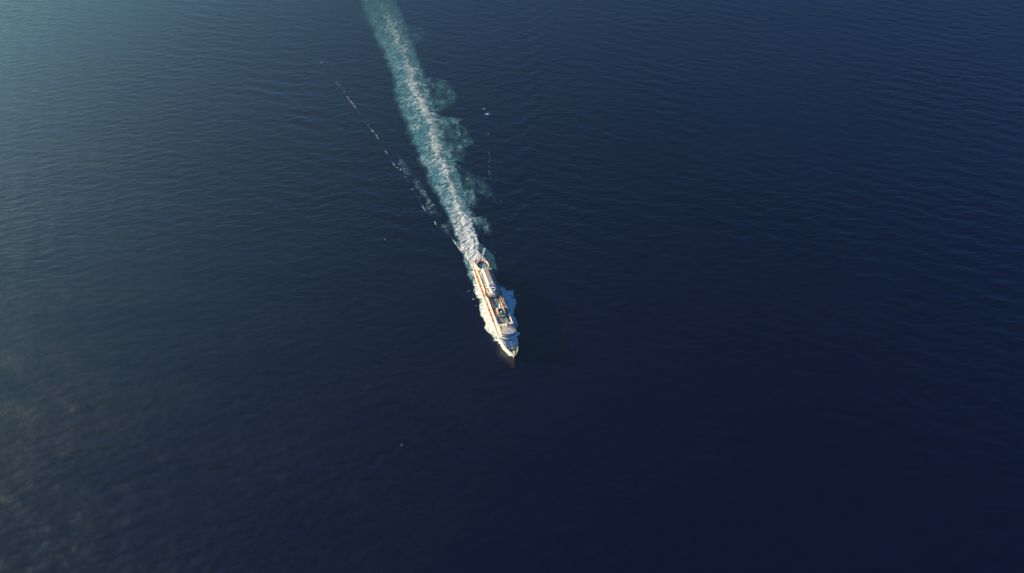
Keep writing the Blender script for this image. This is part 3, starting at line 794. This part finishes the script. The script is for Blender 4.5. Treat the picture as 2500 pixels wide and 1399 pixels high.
# ---- bow deck
bd = [(226, -10.6), (232, -9.2), (238, -6.9), (243, -4.5), (246.5, -2.2), (246.5, 2.2), (243, 4.5), (238, 6.9), (232, 9.2), (226, 10.6)]
MB().prism([(206, -13), (216, -12.6), (229.5, -10.2), (229.5, 10.2), (216, 12.6), (206, 13)], 13.6, 14.0).build('side_deck', 'cream', ship)
bowd = MB().prism(bd, 14.0, 14.3).build('anchor_deck', 'bowgreen', ship)
for sg in (-1, 1):
    w = MB().rod((233.5, sg * 2.8, 15.1), (233.5, sg * 6.2, 15.1), 1.0, n=12).box(232.4, 234.6, min(sg * 3.9, sg * 5.1), max(sg * 3.9, sg * 5.1), 14.3, 15.6).build('anchor_winch', 'steel', bowd)
    MB().rod((237.5, sg * 1.4, 14.3), (237.5, sg * 1.4, 15.3), 0.5, n=10).rod((237.5, sg * 2.6, 14.3), (237.5, sg * 2.6, 15.3), 0.5, n=10).build('mooring_bitts', 'steel', bowd)
    MB().box(229.8, 231.6, min(sg * 5.5, sg * 8.2), max(sg * 5.5, sg * 8.2), 14.3, 15.3).build('rope_locker', 'cream', bowd)
MB().prism(ell(231.8, 0, 1.9, 2.2, 16), 14.3, 15.2).build('hatch', 'grey', bowd)
MB().prism([(239.5, -1.3), (246, -0.3), (246, 0.3), (239.5, 1.3)], 14.3, 16.6).build('bow_breakwater', 'white', bowd)
MB().rod((247, 0, 17), (247.6, 0, 22), 0.18, 0.08, 8).build('jackstaff', 'white', ship)
# ---- radar mast
mast = MB().prism(ell(193, 0.6, 2.6, 2.4, 14), 30.6, 33.4, ell(193.4, 0.6, 1.6, 1.5, 14)).rod((193, 0.6, 33.4), (194.5, 0.6, 44), 0.9, 0.35, 10).rod((190, -1.6, 30.6), (194, 0.4, 40), 0.35, 0.25).rod((190, 2.8, 30.6), (194, 0.8, 40), 0.35, 0.25).build('radar_mast', 'white', ship)
MB().box(193.7, 194.5, -3.4, 4.6, 38.4, 38.8).build('yardarm', 'white', mast)
MB().box(194.9, 195.4, -1.6, 2.8, 41.0, 41.4).build('radar_scanner', 'white', mast)
for x, y, z in ((192.2, 5.0, 33.0), (193.4, -4.6, 32.8), (190.4, 3.4, 33.4)):
    MB().ball((x, y, z), 1.35, 12, 7).rod((x, y, 30.6), (x, y, z - 1), 0.4, n=8).build('mast_dome', 'blue' if y > 4 else 'white', mast, True)
MB().prism([(186, -12.6), (190, -12.6), (190, 12.6), (186, 12.6)], 28.81, 30.4).build('cross_house', 'white', ship)

# ---- loungers strewn over the teak: far too small to pick apart
mb = MB()
def lounger(x, y, z, a):
    c, s = math.cos(a), math.sin(a)
    P_ = lambda u, v: (x + u * c - v * s, y + u * s + v * c)
    pts = [P_(-0.95, -0.32), P_(0.95, -0.32), P_(0.95, 0.32), P_(-0.95, 0.32)]
    mb.prism(pts, z, z + 0.4)
for i in range(420):
    k = i % 5
    if k < 2: s_ = random.uniform(108, 146); t_0 = -random.choice((8.2, 9.6, 11.0, 12.2)); z = 28.72
    elif k < 3: s_ = random.uniform(108, 146); t_0 = random.choice((8.0, 11.4, 12.4)); z = 28.72
    elif k < 4: s_ = random.uniform(148, 164); t_0 = random.choice((-11.6, -10.2, -8.8, 9, 10.6, 11.8)); z = 28.72
    else: s_ = random.uniform(4, 16); t_0 = random.choice((-10, -8.5, 8.4, 9.8, -1, 1)); z = 24.16
    lounger(round(s_ / 1.1) * 1.1, t_0, z, random.choice((0, 1.57, 1.57)) + random.gauss(0, .06))
o = mb.build('sun_loungers', 'cushion', ship); o['kind'] = 'stuff'

# ---- lifeboats on their davits
def boat_mesh(L, Bm, parts):
    """hull and canopy lofts of an enclosed lifeboat"""
    n, mseg = 13, 10
    def loft(z_of, sgn, nm, mat):
        vs, fs = [], []
        for i in range(n):
            u = -1 + 2 * i / (n - 1)
            w = (1 - abs(u) ** 2.8) ** 0.6 * Bm / 2 + 0.06
            hgt = z_of * (0.55 + 0.45 * (1 - abs(u) ** 3))
            for k in range(mseg + 1):
                an = math.pi * k / mseg
                vs.append((u * L / 2, -w * math.copysign(abs(math.cos(an)) ** 0.75, math.cos(an)), sgn * hgt * math.sin(an) ** 0.8))
        for i in range(n - 1):
            for k in range(mseg):
                f = (i * (mseg + 1) + k, i * (mseg + 1) + k + 1, (i + 1) * (mseg + 1) + k + 1, (i + 1) * (mseg + 1) + k)
                fs.append(f if sgn < 0 else f[::-1])
        fs.append(tuple(range(mseg + 1))[::sgn]); fs.append(tuple(range((n - 1) * (mseg + 1), n * (mseg + 1)))[::-sgn])
        return MB().add(vs, fs).mesh(nm, mat, True)
    return loft(1.7, -1, 'boat_hull', 'orange'), loft(1.9, 1, 'canopy', 'orange')
bh, bc = boat_mesh(8.8, 5.0, None)
th_m = MB().box(-0.9, 0.9, -0.9, 0.9, 1.75, 2.5).mesh('wheelhouse', 'orange')
gw_m = MB().wall([(-4.0, -1.9), (-2.6, -2.46), (2.6, -2.46), (4.0, -1.9)], 0.16, -0.15, 0.12).mesh('fender_rail', 'rub')
win_m = MB().box(-0.45, 0.45, -2.36, -2.2, 0.5, 0.9).mesh('porthole', 'glass')
arm = MB().add([(-0.2, -16.6, 18.0), (0.2, -16.6, 18.0), (0.2, -12.9, 18.4), (-0.2, -12.9, 18.4), (-0.2, -16.6, 17.6), (0.2, -16.6, 17.6), (0.2, -12.9, 17.9), (-0.2, -12.9, 17.9)],
               [(0, 1, 2, 3), (7, 6, 5, 4), (0, 4, 5, 1), (1, 5, 6, 2), (2, 6, 7, 3), (3, 7, 4, 0)]).rod((0, -15.8, 17.7), (0, -15.8, 16.0), 0.12, n=6).mesh('davit', 'white')
ordn = ['rearmost', 'second', 'third', 'fourth', 'fifth', 'sixth', 'seventh', 'eighth', 'ninth', 'foremost']
spots = [(18.6, 0.72), (36, 1), (50.2, 1), (63.8, 1), (76.8, 1), (89.6, 1), (114.4, 0.72), (129.4, 1), (142.3, 1), (155.4, 1)]
Ms = Matrix.Translation(SHIP_O) @ Matrix.Rotation(SHIP_ROT, 4, 'Z')
for i, (s_, sc) in enumerate(spots):
    e = bpy.data.objects.new('lifeboat', None); col.objects.link(e)
    e.matrix_world = Ms @ Matrix.Translation((s_, -14.75, 14.9))
    e.scale = (sc, 0.8 if sc < 1 else 1, sc)
    if sc < 1:
        lb = 'smaller orange rescue boat nearest the stern on the sunlit side' if i == 0 else 'smaller orange rescue boat amidships between the two rows of lifeboats'
    elif i < 6:
        lb = 'orange lifeboat, %s of the five in the aft row counted from the stern' % ['first', 'second', 'third', 'fourth', 'last'][i - 1]
    else:
        lb = 'orange lifeboat, %s of the three in the forward row counted from the stern' % ['first', 'middle', 'last'][i - 7]
    tag(e, lb, 'lifeboat', 'orange lifeboats hung along the sunlit side of the ship')
    for nm, me_ in (('boat_hull', bh), ('canopy', bc), ('wheelhouse', th_m), ('fender_rail', gw_m)):
        p = bpy.data.objects.new(nm, me_); col.objects.link(p); p.parent = e
        if nm == 'canopy':
            for dx in (-2.6, -1.3, 0, 1.3, 2.6):
                w = bpy.data.objects.new('porthole', win_m); col.objects.link(w); w.parent = p; w.location = (dx, 0, 0)
    for dx in (-3.3, 3.3):
        p = bpy.data.objects.new('davit', arm); col.objects.link(p); p.parent = ship; p.location = (s_ + dx * sc, 0, 0)

scene.cycles.use_denoising = True
scene.cycles.sample_clamp_indirect = 2.0
scene.cycles.max_bounces = 6
scene.cycles.transparent_max_bounces = 12
